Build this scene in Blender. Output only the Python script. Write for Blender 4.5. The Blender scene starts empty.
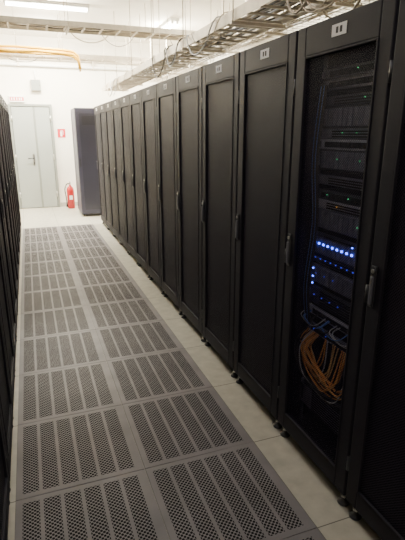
import bpy, bmesh, math, random
from mathutils import Vector, Matrix
random.seed(7)
S = bpy.context.scene
COL = S.collection

# ---------------------------------------------------------------- materials
def mat(name, color, rough=0.5, metal=0.0, emis=None, estr=0.0, alpha=1.0, noise=0.0, nscale=8.0, bump=0.0, bscale=200, spec=0.5):
    m = bpy.data.materials.new(name); m.use_nodes = True
    nt = m.node_tree; b = nt.nodes['Principled BSDF']
    b.inputs['Base Color'].default_value = (*color, 1)
    b.inputs['Roughness'].default_value = rough
    b.inputs['Metallic'].default_value = metal
    b.inputs['Alpha'].default_value = alpha
    b.inputs['Specular IOR Level'].default_value = spec
    if emis:
        b.inputs['Emission Color'].default_value = (*emis, 1)
        b.inputs['Emission Strength'].default_value = estr
    tc = nt.nodes.new('ShaderNodeTexCoord')
    if noise > 0:
        n = nt.nodes.new('ShaderNodeTexNoise'); n.inputs['Scale'].default_value = nscale
        n.inputs['Detail'].default_value = 4
        nt.links.new(tc.outputs['Object'], n.inputs['Vector'])
        r = nt.nodes.new('ShaderNodeValToRGB')
        r.color_ramp.elements[0].position = 0.3; r.color_ramp.elements[1].position = 0.7
        r.color_ramp.elements[0].color = (*[c*(1-noise) for c in color], 1)
        r.color_ramp.elements[1].color = (*[min(1, c*(1+noise)) for c in color], 1)
        nt.links.new(n.outputs['Fac'], r.inputs['Fac'])
        nt.links.new(r.outputs['Color'], b.inputs['Base Color'])
    if bump > 0:
        n2 = nt.nodes.new('ShaderNodeTexNoise'); n2.inputs['Scale'].default_value = bscale
        nt.links.new(tc.outputs['Object'], n2.inputs['Vector'])
        bp = nt.nodes.new('ShaderNodeBump'); bp.inputs['Strength'].default_value = bump
        bp.inputs['Distance'].default_value = 0.002
        nt.links.new(n2.outputs['Fac'], bp.inputs['Height'])
        nt.links.new(bp.outputs['Normal'], b.inputs['Normal'])
    return m

class MG:
    def __init__(s, nt): s.nt = nt
    def m(s, op, a, b=None, c=None):
        n = s.nt.nodes.new('ShaderNodeMath'); n.operation = op
        for i, v in enumerate((a, b, c)):
            if v is None: continue
            if isinstance(v, (int, float)): n.inputs[i].default_value = v
            else: s.nt.links.new(v, n.inputs[i])
        return n.outputs[0]

M = {}
M['rack'] = mat('rack_black_paint', (0.017, 0.015, 0.020), 0.6, 0.0, noise=0.12, nscale=5, bump=0.15, bscale=400, spec=.12)
M['doorfr'] = mat('rack_door_frame_paint', (0.025, 0.023, 0.030), 0.58, 0.0, bump=0.12, bscale=500, spec=.16)
M['rackin'] = mat('rack_inner_black', (0.012, 0.012, 0.016), 0.6)
M['handle'] = mat('handle_black_plastic', (0.045, 0.045, 0.05), 0.35)
M['lever'] = mat('handle_lever_grey', (0.13, 0.13, 0.15), 0.4)
M['chrome'] = mat('zinc_steel', (0.55, 0.54, 0.52), 0.35, 1.0)
M['paper'] = mat('label_paper', (0.85, 0.85, 0.85), 0.7)
M['ink'] = mat('label_ink', (0.03, 0.03, 0.03), 0.7)
M['rubber'] = mat('rubber_black', (0.02, 0.02, 0.02), 0.7)
M['srvgrey'] = mat('server_grey_bezel', (0.24, 0.24, 0.32), 0.4, 0.1, noise=0.2, nscale=30)
M['srvsil'] = mat('server_silver_bezel', (0.62, 0.62, 0.74), 0.4, 0.1)
M['srvblk'] = mat('server_black_bezel', (0.07, 0.07, 0.10), 0.4, noise=0.2, nscale=30)
M['ledB'] = mat('led_blue', (0.05, 0.1, 1), emis=(0.06, 0.12, 1.0), estr=14)
M['ledBd'] = mat('led_blue_dim', (0.05, 0.1, 1), emis=(0.07, 0.09, 1.0), estr=0.9)
M['ledG'] = mat('led_green', (0.1, 1, 0.3), emis=(0.15, 1.0, 0.45), estr=1.5)
M['ledA'] = mat('led_amber', (1, .5, 0.1), emis=(1.0, 0.5, 0.1), estr=2)
M['cabO'] = mat('cable_orange', (0.95, 0.40, 0.09), 0.5)
M['cabP'] = mat('cable_yellow_orange', (0.95, 0.58, 0.22), 0.5)
M['cabW'] = mat('cable_white', (0.70, 0.70, 0.72), 0.5)
M['cabC'] = mat('cable_beige', (0.55, 0.47, 0.36), 0.6)
M['cabB'] = mat('cable_blue', (0.14, 0.28, 0.75), 0.5)
M['cabK'] = mat('cable_black', (0.05, 0.045, 0.04), 0.5)
M['cabY'] = mat('cable_yellow', (0.9, 0.50, 0.02), 0.5)
M['galv'] = mat('galvanised_steel', (0.58, 0.52, 0.42), 0.5, 0.35, noise=0.12, nscale=12)
M['wall'] = mat('wall_cream_paint', (0.85, 0.81, 0.72), 0.8, noise=0.03, nscale=2, bump=0.1, bscale=60)
M['ceil'] = mat('ceiling_paint', (0.90, 0.86, 0.77), 0.9, noise=0.04, nscale=2)
M['base'] = mat('baseboard_paint', (0.42, 0.40, 0.36), 0.6, noise=0.05)
M['door'] = mat('door_grey_paint', (0.34, 0.365, 0.34), 0.45, noise=0.03, nscale=3)
M['doorframe'] = mat('door_frame_paint', (0.23, 0.245, 0.22), 0.5, noise=0.03)
M['gap'] = mat('dark_gap', (0.03, 0.03, 0.03), 0.9)
M['red'] = mat('red_enamel', (0.45, 0.015, 0.018), 0.3)
M['redsign'] = mat('sign_red', (0.55, 0.02, 0.03), 0.5)
M['white'] = mat('white_plastic', (0.85, 0.85, 0.82), 0.5)
M['cab'] = mat('cabinet_slate_paint', (0.06, 0.06, 0.09), 0.4, noise=0.08, nscale=4)
M['cabd'] = mat('cabinet_slate_dark', (0.04, 0.04, 0.06), 0.4)
M['lamp'] = mat('fluorescent_tube', (1, 1, 1), emis=(1.0, 0.95, 0.82), estr=30)
M['lampD'] = mat('fluorescent_tube_dim', (1, 1, 1), emis=(1.0, 0.95, 0.9), estr=4)  # low emission, keeps the near end of the aisle dim

def mesh_door(name, alpha, web, holec):
    m = bpy.data.materials.new(name); m.use_nodes = True
    nt = m.node_tree; b = nt.nodes['Principled BSDF']; g = MG(nt)
    tc = nt.nodes.new('ShaderNodeTexCoord'); sx = nt.nodes.new('ShaderNodeSeparateXYZ')
    nt.links.new(tc.outputs['Object'], sx.inputs[0])
    p = 0.012
    Y = g.m('ADD', sx.outputs['Y'], 3.0); Z = g.m('ADD', sx.outputs['Z'], 3.0)
    def lat(o):
        u = g.m('ADD', g.m('MODULO', g.m('ADD', Y, o*p), p), -p/2)
        v = g.m('ADD', g.m('MODULO', g.m('ADD', Z, o*p), p), -p/2)
        return g.m('SQRT', g.m('ADD', g.m('MULTIPLY', u, u), g.m('MULTIPLY', v, v)))
    hole = g.m('LESS_THAN', g.m('MINIMUM', lat(0), lat(.5)), 0.0030)
    mx = nt.nodes.new('ShaderNodeMix'); mx.data_type = 'RGBA'
    nt.links.new(hole, mx.inputs['Factor'])
    mx.inputs['A'].default_value = (*web, 1); mx.inputs['B'].default_value = (*holec, 1)
    nt.links.new(mx.outputs['Result'], b.inputs['Base Color'])
    nt.links.new(g.m('MULTIPLY_ADD', hole, -(alpha[0]-alpha[1]), alpha[0]), b.inputs['Alpha'])
    b.inputs['Roughness'].default_value = .55; b.inputs['Specular IOR Level'].default_value = .15
    return m
M['paneD'] = mesh_door('perforated_door_dark', (.98, .75), (0.027, 0.023, 0.035), (0.004, 0.003, 0.006))
M['paneC'] = mesh_door('perforated_door_clear', (.36, .08), (0.028, 0.022, 0.043), (0.010, 0.010, 0.014))

# perforated steel tiles
def perf_mat():
    m = bpy.data.materials.new('perforated_steel_tile'); m.use_nodes = True
    nt = m.node_tree; b = nt.nodes['Principled BSDF']; g = MG(nt)
    tc = nt.nodes.new('ShaderNodeTexCoord'); sx = nt.nodes.new('ShaderNodeSeparateXYZ')
    nt.links.new(tc.outputs['Object'], sx.inputs[0])
    X = g.m('ADD', sx.outputs['X'], 6.0); Y = g.m('ADD', sx.outputs['Y'], 6.0)
    tx = g.m('MODULO', X, 0.6); ty = g.m('MODULO', Y, 0.6)
    a1 = g.m('GREATER_THAN', tx, 0.031); a2 = g.m('LESS_THAN', tx, 0.569)
    a3 = g.m('GREATER_THAN', ty, 0.030); a4 = g.m('LESS_THAN', ty, 0.570)
    bx = g.m('MODULO', g.m('ADD', tx, -0.03), 0.09)
    a5 = g.m('LESS_THAN', bx, 0.0735)
    mask = g.m('MULTIPLY', g.m('MULTIPLY', g.m('MULTIPLY', a1, a2), g.m('MULTIPLY', a3, a4)), a5)
    px, py = 0.0210, 0.0200
    def lat(ox, oy):
        u = g.m('ADD', g.m('MODULO', g.m('ADD', bx, ox), px), -px/2)
        v = g.m('ADD', g.m('MODULO', g.m('ADD', ty, oy), py), -py/2)
        return g.m('SQRT', g.m('ADD', g.m('MULTIPLY', u, u), g.m('MULTIPLY', v, v)))
    d = g.m('MINIMUM', lat(0, 0), lat(px/2, py/2))
    hole = g.m('MULTIPLY', g.m('LESS_THAN', d, 0.0059), mask)
    n = nt.nodes.new('ShaderNodeTexNoise'); n.inputs['Scale'].default_value = 5
    n.inputs['Detail'].default_value = 6
    nt.links.new(tc.outputs['Object'], n.inputs['Vector'])
    r = nt.nodes.new('ShaderNodeValToRGB')
    r.color_ramp.elements[0].color = (0.185, 0.173, 0.175, 1); r.color_ramp.elements[0].position = .3
    r.color_ramp.elements[1].color = (0.24, 0.224, 0.228, 1); r.color_ramp.elements[1].position = .7
    nt.links.new(n.outputs['Fac'], r.inputs['Fac'])
    mx = nt.nodes.new('ShaderNodeMix'); mx.data_type = 'RGBA'
    nt.links.new(hole, mx.inputs['Factor'])
    nt.links.new(r.outputs['Color'], mx.inputs['A']); mx.inputs['B'].default_value = (0.020, 0.018, 0.019, 1)
    nt.links.new(mx.outputs['Result'], b.inputs['Base Color'])
    b.inputs['Metallic'].default_value = 0.0
    ro = g.m('MULTIPLY_ADD', hole, 0.45, 0.5)
    nt.links.new(ro, b.inputs['Roughness'])
    sp = g.m('MULTIPLY_ADD', hole, -0.35, 0.35)
    nt.links.new(sp, b.inputs['Specular IOR Level'])
    return m
M['perf'] = perf_mat()

def floor_mat():
    m = bpy.data.materials.new('raised_floor_vinyl'); m.use_nodes = True
    nt = m.node_tree; b = nt.nodes['Principled BSDF']; g = MG(nt)
    tc = nt.nodes.new('ShaderNodeTexCoord'); sx = nt.nodes.new('ShaderNodeSeparateXYZ')
    nt.links.new(tc.outputs['Object'], sx.inputs[0])
    tx = g.m('MODULO', g.m('ADD', sx.outputs['X'], 6.0+0.209), 0.6)
    ty = g.m('MODULO', g.m('ADD', sx.outputs['Y'], 6.0-0.08), 0.6)
    s = g.m('MAXIMUM', g.m('LESS_THAN', tx, 0.005), g.m('LESS_THAN', ty, 0.005))
    n = nt.nodes.new('ShaderNodeTexNoise'); n.inputs['Scale'].default_value = 14; n.inputs['Detail'].default_value = 8
    nt.links.new(tc.outputs['Object'], n.inputs['Vector'])
    r = nt.nodes.new('ShaderNodeValToRGB')
    r.color_ramp.elements[0].color = (0.42, 0.40, 0.33, 1); r.color_ramp.elements[0].position = .3
    r.color_ramp.elements[1].color = (0.53, 0.505, 0.42, 1); r.color_ramp.elements[1].position = .7
    nt.links.new(n.outputs['Fac'], r.inputs['Fac'])
    mx = nt.nodes.new('ShaderNodeMix'); mx.data_type = 'RGBA'
    nt.links.new(s, mx.inputs['Factor'])
    nt.links.new(r.outputs['Color'], mx.inputs['A']); mx.inputs['B'].default_value = (0.14, 0.13, 0.11, 1)
    nt.links.new(mx.outputs['Result'], b.inputs['Base Color'])
    b.inputs['Roughness'].default_value = 0.42
    return m
M['floor'] = floor_mat()

# ---------------------------------------------------------------- mesh builder
class B:
    def __init__(s): s.bm = bmesh.new(); s.mats = []
    def mi(s, k):
        if k not in s.mats: s.mats.append(k)
        return s.mats.index(k)
    def box(s, x0, x1, y0, y1, z0, z1, k, bev=0.0):
        i = s.mi(k)
        ret = bmesh.ops.create_cube(s.bm, size=1.0)
        vs = ret['verts']
        for v in vs:
            v.co = Vector((x0+(v.co.x+.5)*(x1-x0), y0+(v.co.y+.5)*(y1-y0), z0+(v.co.z+.5)*(z1-z0)))
        fs = set(f for v in vs for f in v.link_faces)
        for f in fs: f.material_index = i
        if bev > 0:
            es = list(set(e for v in vs for e in v.link_edges))
            r = bmesh.ops.bevel(s.bm, geom=es, offset=bev, segments=2, affect='EDGES', profile=.5)
            for f in r['faces']: f.material_index = i
    def lathe(s, c, prof, k, n=20, axis='Z', smooth=True):
        i = s.mi(k); rings = []
        for (r, h) in prof:
            ring = []
            for j in range(n):
                a = 2*math.pi*j/n; p, q = r*math.cos(a), r*math.sin(a)
                v = {'Z': (p, q, h), 'Y': (p, h, q), 'X': (h, p, q)}[axis]
                ring.append(s.bm.verts.new(Vector(c)+Vector(v)))
            rings.append(ring)
        for a, b_ in zip(rings[:-1], rings[1:]):
            for j in range(n):
                f = s.bm.faces.new((a[j], a[(j+1) % n], b_[(j+1) % n], b_[j])); f.material_index = i; f.smooth = smooth
        for ring in (rings[0], rings[-1]):
            f = s.bm.faces.new(ring); f.material_index = i
    def tube(s, pts, r, k, n=7):
        i = s.mi(k); pts = [Vector(p) for p in pts]; rings = []
        for j, p in enumerate(pts):
            d = (pts[min(j+1, len(pts)-1)]-pts[max(j-1, 0)]).normalized()
            up = Vector((0, 0, 1)) if abs(d.z) < .9 else Vector((1, 0, 0))
            a = d.cross(up).normalized(); b_ = d.cross(a).normalized()
            rings.append([s.bm.verts.new(p+a*r*math.cos(2*math.pi*t/n)+b_*r*math.sin(2*math.pi*t/n)) for t in range(n)])
        for a, b_ in zip(rings[:-1], rings[1:]):
            for t in range(n):
                f = s.bm.faces.new((a[t], a[(t+1) % n], b_[(t+1) % n], b_[t])); f.material_index = i; f.smooth = True
        for ring in (rings[0], rings[-1]):
            f = s.bm.faces.new(ring); f.material_index = i
    def mesh(s, name):
        bmesh.ops.recalc_face_normals(s.bm, faces=s.bm.faces)
        me = bpy.data.meshes.new(name); s.bm.to_mesh(me); s.bm.free()
        for k in s.mats: me.materials.append(M[k])
        return me
    def obj(s, name, loc=(0, 0, 0), rotz=0):
        o = bpy.data.objects.new(name, s.mesh(name)); COL.objects.link(o)
        o.location = loc; o.rotation_euler = (0, 0, rotz); return o

def smooth_path(pts, n=6):
    P = [Vector(p) for p in pts]; out = []
    for i in range(len(P)-1):
        p0 = P[max(i-1, 0)]; p1 = P[i]; p2 = P[i+1]; p3 = P[min(i+2, len(P)-1)]
        for t in range(n):
            t /= n
            out.append(0.5*((2*p1)+(-p0+p2)*t+(2*p0-5*p1+4*p2-p3)*t*t+(-p0+3*p1-3*p2+p3)*t**3))
    out.append(P[-1]); return out

# ---------------------------------------------------------------- room shell
XL, XR, Y0, Y1, H = -2.4, 3.6, -1.8, 10.9, 3.5
def shell(name, *a):
    b = B(); b.box(*a); return b.obj(name)
shell('floor', XL, XR, Y0, Y1, -0.1, 0.0, 'floor')
shell('ceiling', XL, XR, Y0, Y1, H, H+0.1, 'ceil')
shell('wall_left', XL-0.1, XL, Y0, Y1, 0, H, 'wall')
shell('wall_right', XR, XR+0.1, Y0, Y1, 0, H, 'wall')
shell('wall_front', XL, XR, Y0-0.1, Y0, 0, H, 'wall')
shell('wall_back', XL, XR, Y1, Y1+0.15, 0, H, 'wall')
DX0, DX1, DH = -0.29, 0.58, 2.19
b = B()
b.box(XL, DX0-0.01, Y1-0.015, Y1-0.001, 0, 0.09, 'base'); b.box(DX1+0.01, XR, Y1-0.015, Y1-0.001, 0, 0.09, 'base')
b.obj('baseboard_back')
# steel double door in a surface frame
b = B()
fw = 0.05; T = Y1-.001
b.box(DX0, DX0+fw, T-0.075, T, 0.001, DH, 'doorframe', .004)
b.box(DX1-fw, DX1, T-0.075, T, 0.001, DH, 'doorframe', .004)
b.box(DX0+fw, DX1-fw, T-0.075, T, DH-fw, DH, 'doorframe', .004)
b.box(DX0+fw, DX1-fw, T-0.006, T, 0.001, DH-fw, 'gap')
sm = 0.20; yd = T-.058
b.box(DX0+fw+.006, sm-.004, yd, T-.01, 0.012, DH-fw-.006, 'door', .004)
b.box(sm+.004, DX1-fw-.006, yd, T-.01, 0.012, DH-fw-.006, 'door', .004)
b.box(sm-.012, sm+.03, yd-.006, yd, 0.012, DH-fw-.006, 'doorframe', .002)
b.box(sm-.10, sm-.06, yd-.009, yd, 0.93, 1.17, 'chrome', .003)
b.tube([(sm-.08, yd-.006, 1.08), (sm-.08, yd-.06, 1.08), (sm-.2, yd-.06, 1.08)], .011, 'handle')
b.lathe((sm-.08, yd-.009, .98), [(.012, -.01), (.012, 0)], 'handle', axis='Y')
for z in (.3, 1.1, 1.9):
    b.lathe((DX1-fw, T-.077, z), [(.011, -.06), (.011, .06)], 'chrome')
    b.lathe((DX0+fw, T-.077, z), [(.011, -.06), (.011, .06)], 'chrome')
b.obj('door_1')

# perforated floor tiles
b = B()
for i in range(2):
    for j in range(16):
        x = i*.6; y = j*.6
        b.box(x+.0015, x+.5985, y+.0015, y+.5985, 0, .005, 'perf', .0012)
b.obj('perforated_floor_tiles', (-.209, -1.12, 0.0005))

# ---------------------------------------------------------------- racks
RW, RD, RH = 0.596, 1.0, 2.04
def rack_mesh(variant):
    b = B()
    for x in (.0, RD-.05):
        for y in (.04, RW-.04):
            b.lathe((x, y, 0), [(.026, 0), (.028, .006), (.022, .014), (.009, .018), (.009, .07)], 'rubber' if x > .5 else 'handle', 14)
            b.lathe((x, y, .036), [(.016, 0), (.016, .010)], 'chrome', 6, smooth=False)
    b.box(-.01, RD, 0, RW, .06, .085, 'rack', .003)
    b.box(0, RD, 0, RW, RH-.035, RH, 'rack', .004)
    b.box(.01, RD-.01, .0, .012, .085, RH-.035, 'rack'); b.box(.01, RD-.01, RW-.012, RW, .085, RH-.035, 'rack')
    b.box(RD-.02, RD-.005, .012, RW-.012, .085, RH-.035, 'rack')
    for y in (.012, RW-.052):
        b.box(0.0, .04, y, y+.04, .085, RH-.035, 'rack', .002)
        b.box(RD-.06, RD-.02, y, y+.04, .085, RH-.035, 'rack')
    for y in (.052, RW-.077):
        b.box(.075, .079, y, y+.025, .09, RH-.05, 'srvblk')
    b.box(.35, .75, .12, RW-.12, RH, RH+.006, 'handle', .002)
    d0, d1 = -.034, -.003
    b.box(d0, d1, .004, .070, .075, RH-.006, 'doorfr', .005)
    b.box(d0, d1, RW-.070, RW-.004, .075, RH-.006, 'doorfr', .005)
    b.box(d0, d1, .070, RW-.070, RH-.125, RH-.006, 'doorfr', .005)
    b.box(d0, d1, .070, RW-.070, .075, .165, 'doorfr', .005)
    for (ya, yb, za, zb) in ((.070, .078, .165, RH-.125), (RW-.078, RW-.070, .165, RH-.125)):
        b.box(d0-.003, d0+.012, ya, yb, za, zb, 'doorfr', .002)
    b.box(d0-.003, d0+.012, .078, RW-.078, RH-.133, RH-.125, 'doorfr', .002)
    b.box(d0-.003, d0+.012, .078, RW-.078, .165, .173, 'doorfr', .002)
    b.box(d0+.008, d0+.010, .078, RW-.078, .173, RH-.133, 'paneC' if variant in (1,) else 'paneD')
    for z in (.25, 1.02, 1.8):
        b.lathe((d0+.006, .002, z), [(.007, -.035), (.007, .035)], 'handle', 10)
    hy = RW-.030
    b.box(d0-.006, d0, hy-.013, hy+.013, .98, 1.14, 'handle', .003)
    b.box(d0-.014, d0-.005, hy-.008, hy+.008, .99, 1.10, 'lever', .004)
    b.lathe((d0-.006, hy, 1.12), [(.008, -.005), (.008, 0)], 'chrome', 12, axis='X')
    lz = RH-.080; ly = RW/2
    b.box(d0-.0015, d0, ly-.045, ly+.045, lz, lz+.042, 'paper')
    b.box(d0-.0022, d0-.0015, ly-.020, ly-.006, lz+.010, lz+.032, 'ink')
    b.box(d0-.0022, d0-.0015, ly+.004, ly+.018, lz+.010, lz+.032, 'ink')
    rnd = random.Random(100+variant)
    ya, yb = .062, RW-.062
    U = .0445
    def unit(z, n, k, depth=.6, leds=None, style=None):
        h = n*U-.002
        b.box(.085, .085+depth, ya+.02, yb-.02, z, z+h, 'rackin')
        b.box(.069, .085, ya, yb, z, z+h, k, .002)
        for y in (ya+.006, yb-.020):
            b.box(.060, .069, y, y+.014, z+h*.2, z+h*.8, 'srvblk' if k != 'srvblk' else 'srvgrey')
        if style == 'disks':
            m = 12 if n == 2 else 8
            w = (yb-ya-.07)/m
            for j in range(m):
                y = ya+.035+j*w
                b.box(.062, .069, y+.002, y+w-.003, z+.008, z+h-.006, 'srvgrey')
        elif style == 'ports':
            m = 16; w = (yb-ya-.1)/m
            for j in range(m):
                y = ya+.05+j*w
                b.box(.066, .069, y+.002, y+w-.002, z+h*.2, z+h*.75, 'rackin')
        elif style == 'vents':
            for j in range(3*n):
                zz = z+.006+j*(h-.01)/(3*n)
                b.box(.066, .069, ya+.06, yb-.1, zz, zz+.006, 'rackin')
        if leds:
            kk, m, ymin, ymax, sz = leds
            for j in range(m):
                y = ymin+(ymax-ymin)*(j+.5)/m
                b.box(.057, .062, y-sz, y+sz, z+h*.55, z+h*.55+sz*2, kk)
    if variant == 1:
        z = RH-.17
        seq = [(1,'srvblk','ports',('ledG',2,.1,.35,.0015)), (1,'srvgrey','ports',None), (1,'srvblk','vents',('ledG',1,.2,.26,.0018)),
               (2,'srvblk','disks',('ledB',1,.14,.18,.0020)), (1,'srvgrey','vents',('ledG',3,.12,.40,.0016)), (1,'srvsil','ports',None),
               (2,'srvblk','disks',('ledG',2,.15,.45,.0016)), (1,'srvgrey','vents',None), (1,'srvblk','ports',('ledG',2,.2,.5,.0016)),
               (1,'srvsil','vents',('ledA',1,.3,.4,.0018)), (2,'srvgrey','disks',('ledG',1,.1,.3,.0018)), (1,'srvblk','vents',('ledB',1,.20,.24,.0026)),
               (1,'srvgrey','ports',None)]
        for n, k, st, l in seq:
            z -= n*U; unit(z, n, k, leds=l, style=st)
            if rnd.random() < .25: z -= U*.5
        unit(1.055, 2, 'srvgrey', leds=('ledB', 12, .10, .51, .0044), style='disks')
        unit(1.01, 1, 'srvblk', leds=('ledBd', 10, .10, .50, .0028), style='vents')
        unit(.91, 2, 'srvgrey', leds=('ledBd', 3, .3, .50, .0020), style='disks')
        for zz in (.90, .935, .975): b.box(.058, .063, .488, .495, zz, zz+.006, 'ledB')
        unit(.80, 2, 'srvblk', leds=('ledBd', 4, .25, .50, .0022), style='vents')
        unit(.74, 1, 'srvsil', style='ports')
        unit(.65, 1, 'srvgrey', style='ports', leds=('ledBd', 2, .3, .5, .002))
        unit(.22, 3, 'srvgrey', style='vents'); unit(.33, 1, 'srvblk', style='vents')
        for j in range(20):
            k = ['cabO', 'cabP', 'cabO', 'cabK', 'cabO', 'cabP', 'cabO', 'cabW'][j % 8]
            y0 = rnd.uniform(.40, .51); y1 = rnd.uniform(.12, .36); dz = rnd.uniform(-.08, .06); x = rnd.uniform(-.005, .04)
            pts = [(.062, y0, .66), (x, y0+.01, .60+dz*.2), (x, y0-.02, .53+dz), ((x+.02)*.7, (y0+y1)/2, .47+dz), (x, y1+.03, .47+dz*.6), (x+.01, y1-.01, .53+dz*.5), (.062, y1, .66)]
            b.tube(smooth_path(pts, 5), .0031, k, 6)
        for j in range(9):
            k = ['cabW', 'cabK', 'cabB'][j % 3]; y = rnd.uniform(.25, .52)
            pts = [(.062, y, .76), (.03, y+.01, .73), (.035, y-.05, .70), (.03, y-.12, .72), (.062, y-.15, .76)]
            b.tube(smooth_path(pts, 4), .0026, k, 6)
        for j in range(8):
            k = 'cabK' if j % 4 else 'cabB'; yy = .505-.006*j
            b.tube(smooth_path([(.045, yy, 1.80), (.03, yy+.01, 1.5), (.04, yy-.01, 1.2), (.03, yy+.01, .9), (.045, yy, .7)], 4), .003, k, 6)
    else:
        z = RH-.2
        while z > .3:
            n = rnd.choice([1, 1, 2, 2, 4])
            if rnd.random() < .75:
                z -= n*U
                unit(z, n, rnd.choice(['srvblk', 'srvblk', 'srvgrey']), leds=(rnd.choice(['ledG', 'ledBd']), rnd.choice([1, 2, 3]), .12, .4, .0015) if rnd.random() < .5 else None,
                     style=rnd.choice(['disks', 'vents', 'ports']))
            else: z -= n*U*1.5
        for j in range(4):
            yy = .50-.008*j
            b.tube(smooth_path([(.045, yy, 1.80), (.03, yy+.01, 1.3), (.04, yy-.01, .8), (.045, yy, .3)], 4), .003, 'cabK', 6)
    return b.mesh('server_rack_mesh_%d' % variant)
meshes = {v: rack_mesh(v) for v in (1, 2, 3, 4)}
FX = 1.185
def put(mesh, loc, rz):
    o = bpy.data.objects.new('server_rack', mesh); COL.objects.link(o)
    o.location = loc; o.rotation_euler = (0, 0, rz)
ys = [0.12+.6*i for i in range(-1, 14)]
for i, y in enumerate(ys):
    v = 1 if abs(y-1.32) < .01 else [2, 3, 4][i % 3]
    put(meshes[v], (FX, y+.002, 0), 0)
for i, y in enumerate(ys):
    put(meshes[[3, 4, 2][i % 3]], (-.258, y+.598, 0), math.pi)

# ---------------------------------------------------------------- rear slate cabinet
b = B()
w, d, h = .60, .8, 2.06
for x in (.05, w-.05):
    for y in (.05, d-.05): b.lathe((x, y, 0), [(.025, 0), (.025, .01), (.01, .015), (.01, .05)], 'handle', 12)
b.box(0, w, 0, d, .045, .10, 'cab', .004); b.box(0, w, 0, d, h-.05, h, 'cab', .004)
b.box(.008, .02, .02, d-.02, .10, h-.05, 'cab'); b.box(w-.02, w-.008, .02, d-.02, .10, h-.05, 'cab')
b.box(0.02, w-.02, d-.015, d-.003, .10, h-.05, 'cab')
for x in (0, w-.03):
    for y in (0, d-.03): b.box(x, x+.03, y, y+.03, .10, h-.05, 'cabd')
b.box(.006, w-.006, -.025, -.002, .06, h-.012, 'cab', .004)
b.box(.07, w-.07, -.028, -.025, .14, h-.10, 'cabd', .001)
b.box(.025, .05, -.04, -.025, .98, 1.14, 'handle', .004)
for j in range(8): b.box(.12, w-.12, -.030, -.0275, h-.16-j*.02, h-.152-j*.02, 'gap')
b.obj('equipment_cabinet', (.90, 9.35, 0))

# ---------------------------------------------------------------- fire extinguisher
b = B()
b.lathe((0, 0, 0), [(.070, 0), (.078, .012), (.078, .40), (.070, .44), (.045, .475), (.022, .49), (.022, .52)], 'red', 28)
b.lathe((0, 0, .52), [(.018, 0), (.020, .03), (.012, .035)], 'chrome', 14)
b.box(-.012, .012, -.10, .03, .545, .558, 'handle', .003); b.box(-.010, .010, -.11, .02, .575, .587, 'handle', .003)
b.box(-.008, .008, .0, .02, .55, .58, 'chrome')
b.tube(smooth_path([(-.01, 0, .54), (-.07, -.02, .53), (-.115, -.03, .42), (-.10, -.035, .25), (-.093, -.03, .12)], 6), .011, 'rubber', 8)
b.lathe((-.093, -.03, .04), [(.020, 0), (.012, .09)], 'rubber', 12)
b.box(-.035, .035, -.0805, -.074, .20, .29, 'paper')
b.obj('fire_extinguisher', (.80, 10.55, 0))

# fire sign
b = B()
b.box(-.09, .09, 0, .004, 0, .20, 'white', .001)
b.box(-.082, .082, -.0015, 0, .008, .192, 'redsign')
b.box(-.028, .012, -.003, -.0015, .035, .125, 'white'); b.box(-.018, .002, -.003, -.0015, .125, .145, 'white')
b.box(-.02, .035, -.003, -.0015, .145, .155, 'white'); b.box(.025, .035, -.003, -.0015, .07, .15, 'white')
b.obj('fire_extinguisher_sign', (.74, Y1-.006, 1.50))

# exit sign above door
b = B()
b.box(-.15, .15, 0, .045, 0, .13, 'white', .006)
b.box(-.135, .135, -.002, 0, .03, .10, 'redsign')
for j, x in enumerate((-.10, -.05, 0, .05, .09)):
    b.box(x-.014, x+.014, -.0035, -.002, .04, .09, 'white')
b.obj('exit_sign', (-.10, Y1-.047, 2.22))

# grey wall junction box
b = B()
b.box(-.10, .10, 0, .09, 0, .22, 'base', .008); b.box(-.09, .09, -.004, 0, .01, .21, 'doorframe', .003)
b.lathe((.07, -.004, .11), [(.008, -.006), (.008, 0)], 'handle', 10, axis='Y')
b.tube([(0, .045, .22), (0, .045, .40)], .012, 'white')
b.obj('junction_box', (.30, Y1-.092, 2.45))

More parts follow.
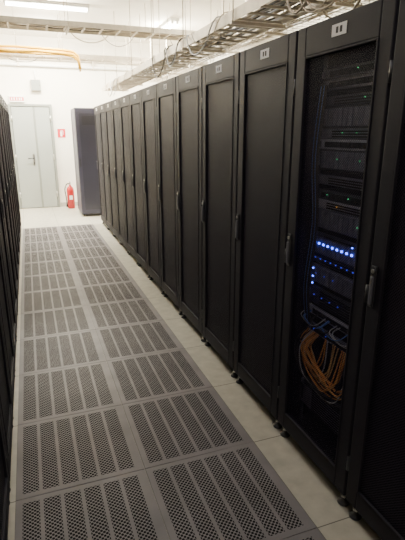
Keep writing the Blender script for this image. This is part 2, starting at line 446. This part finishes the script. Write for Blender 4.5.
# ---------------------------------------------------------------- overhead trays
def ladder(name, L, w, loc, rotz, ncab=8, rung=.25, hang=1.2, cabs=('cabK', 'cabC', 'cabK', 'cabC'), basket=False, hh=.06, loose=0, seed=1):
    b = B(); rnd = random.Random(len(name)*7+seed)
    if basket:
        for y in [w*i/6 for i in range(7)]: b.tube([(0, y, 0), (L, y, 0)], .003, 'galv', 5)
        for y in (0, w):
            for z in (hh/2, hh): b.tube([(0, y, z), (L, y, z)], .003, 'galv', 5)
        x = 0.0
        while x < L:
            b.tube([(x, 0, hh), (x, 0, 0), (x, w, 0), (x, w, hh)], .003, 'galv', 5); x += .1
    else:
        b.box(0, L, -.003, .003, -.01, hh, 'galv'); b.box(0, L, w-.003, w+.003, -.01, hh, 'galv')
        x = rung/2
        while x < L:
            b.box(x-.012, x+.012, 0.003, w-.003, -.005, .010, 'galv'); x += rung
    for j in range(ncab):
        y = .03+(w-.06)*(j+.5)/ncab; r = rnd.uniform(.006, .013)
        pts = []
        n = int(L/.4)
        for q in range(n+1):
            pts.append((L*q/n, y+rnd.uniform(-.02, .02), .012+r+rnd.uniform(0, .035)))
        b.tube(smooth_path(pts, 2), r, cabs[j % len(cabs)], 6)
    for j in range(loose):
        x0 = rnd.uniform(.8, L-1.2); ln = rnd.uniform(.5, 1.1); sg = rnd.uniform(.06, .20); side = 0 if rnd.random() < .3 else w
        o = .03 if side else -.03
        pts = [(x0, w/2, .05), (x0+ln*.12, side, hh+.015), (x0+ln*.3, side+o, -sg*.6), (x0+ln*.5, side+o*1.3, -sg), (x0+ln*.7, side+o, -sg*.6), (x0+ln*.88, side, hh+.015), (x0+ln, w/2, .05)]
        b.tube(smooth_path(pts, 4), rnd.uniform(.004, .008), cabs[j % len(cabs)], 6)
    x = .5
    while x < L:
        for y in (-.012, w+.012): b.tube([(x, y, -.03), (x, y, H-loc[2]-.002)], .005, 'galv', 6)
        b.box(x-.015, x+.015, -.03, w+.03, -.035, -.012, 'galv')
        x += hang
    return b.obj(name, loc, rotz)
ladder('cable_ladder_tray', 5.6, .45, (-2.2, 7.2, 3.02), 0, 12, loose=3)
ladder('cable_ladder_tray', 5.6, .30, (-2.2, 8.9, 2.86), 0, 6, loose=2)
R90 = math.pi/2
W4 = ('cabW', 'cabC', 'cabK', 'cabC')
ladder('cable_ladder_tray', 9.4, .40, (1.95, 0.6, 2.42), R90, 14, cabs=W4, hh=.07, loose=14, rung=.2)
ladder('wire_basket_tray', 9.4, .30, (2.75, 0.6, 2.62), R90, 10, basket=True, cabs=W4, loose=8)
ladder('wire_basket_tray', 9.4, .40, (-.55, 0.6, 2.42), R90, 10, basket=True, cabs=W4, loose=4)

# yellow fibre run crossing and dropping
b = B()
for dz, r in ((0, .026), (.045, .020), (-.035, .016)):
    pts = [(-2.2, 0, dz)]
    for q in range(1, 9): pts.append((-2.2+q*.36, random.uniform(-.01, .01), dz+random.uniform(-.015, .01)))
    pts += [(.86, 0, dz-.02), (.94, .01, dz-.08), (.96, .01, dz-.24)]
    b.tube(pts, r, 'cabY', 8)
for x in (-1.8, -.9, 0, .7):
    b.tube([(x, .03, -.05), (x, .03, H-2.86-.002)], .005, 'galv', 6); b.box(x-.02, x+.02, -.03, .04, -.055, -.047, 'galv')
b.obj('yellow_fibre_cable_run', (0, 8.45, 2.86))

# pipes along the back wall
b = B()
b.tube([(XL+.05, 0, 0), (XR-.05, 0, 0)], .03, 'white', 12); b.tube([(XL+.05, 0, .12), (XR-.05, 0, .12)], .02, 'galv', 10)
for x in (-1.5, 0, 1.5, 3):
    b.box(x-.015, x+.015, -.035, .06, -.04, .16, 'galv')
b.obj('wall_pipes', (0, Y1-.063, 2.95))

# ---------------------------------------------------------------- ceiling lamps
def lamp(x, y, power, rot=0, k='lamp', col=(1, .945, .80), up=0):
    b = B()
    b.box(-.62, .62, -.08, .08, -.05, 0, 'white', .006)
    for yy in (-.045, .045):
        b.lathe((0, yy, -.072), [(.013, -.59), (.013, .59)], k, 12, axis='X')
        for xx in (-.60, .60): b.box(xx-.012, xx+.012, yy-.018, yy+.018, -.09, -.05, 'white')
    o = b.obj('fluorescent_ceiling_lamp', (x, y, H-.001), rot)
    l = bpy.data.lights.new('lamp_light', 'AREA'); l.shape = 'RECTANGLE'; l.size = 1.15; l.size_y = .14
    l.energy = power; l.color = col
    lo = bpy.data.objects.new('lamp_light', l); COL.objects.link(lo); lo.parent = o; lo.location = (0, 0, -.10)
    if up:
        q = bpy.data.lights.new('ceiling_fill', 'POINT'); q.energy = up; q.color = col; q.shadow_soft_size = .05  # extra point light added below the fixture to brighten the ceiling
        qo = bpy.data.objects.new('ceiling_fill', q); COL.objects.link(qo); qo.parent = o; qo.location = (0, 0, -.20)
lamp(.5, 9.7, 280, up=170); lamp(2.6, 9.0, 320, R90, up=150); lamp(-1.4, 9.2, 220, R90, up=140)
lamp(.5, 8.1, 45, up=130); lamp(2.9, 5.6, 40, R90, up=90)
lamp(.4, 5.5, 18)
cool = (.97, .93, .98)
lamp(.4, 3.0, 13, 0, 'lampD', cool); lamp(.4, .4, 12, 0, 'lampD', cool)

w = bpy.data.worlds.new('World'); S.world = w; w.use_nodes = True
w.node_tree.nodes['Background'].inputs[0].default_value = (.9, .85, 1, 1)
w.node_tree.nodes['Background'].inputs[1].default_value = .05

# ---------------------------------------------------------------- camera
F = 458.0; vx, vy = -177.0, 137.0
p = math.atan2(vy, F); psi = math.atan2(vx*-1, math.hypot(F, vy))
R = Vector((math.cos(psi), -math.sin(psi), 0)); F0 = Vector((math.sin(psi), math.cos(psi), 0))
Fw = F0*math.cos(p)-Vector((0, 0, 1))*math.sin(p); Up = F0*math.sin(p)+Vector((0, 0, 1))*math.cos(p)
cam = bpy.data.cameras.new('camera'); co = bpy.data.objects.new('camera', cam); COL.objects.link(co)
m = Matrix((R, Up, -Fw)).transposed().to_4x4(); m.translation = Vector((0, 0, 1.605)); co.matrix_world = m
cam.sensor_fit = 'AUTO'; cam.sensor_width = 36; cam.lens = 36*F/540; cam.clip_start = .02
S.camera = co
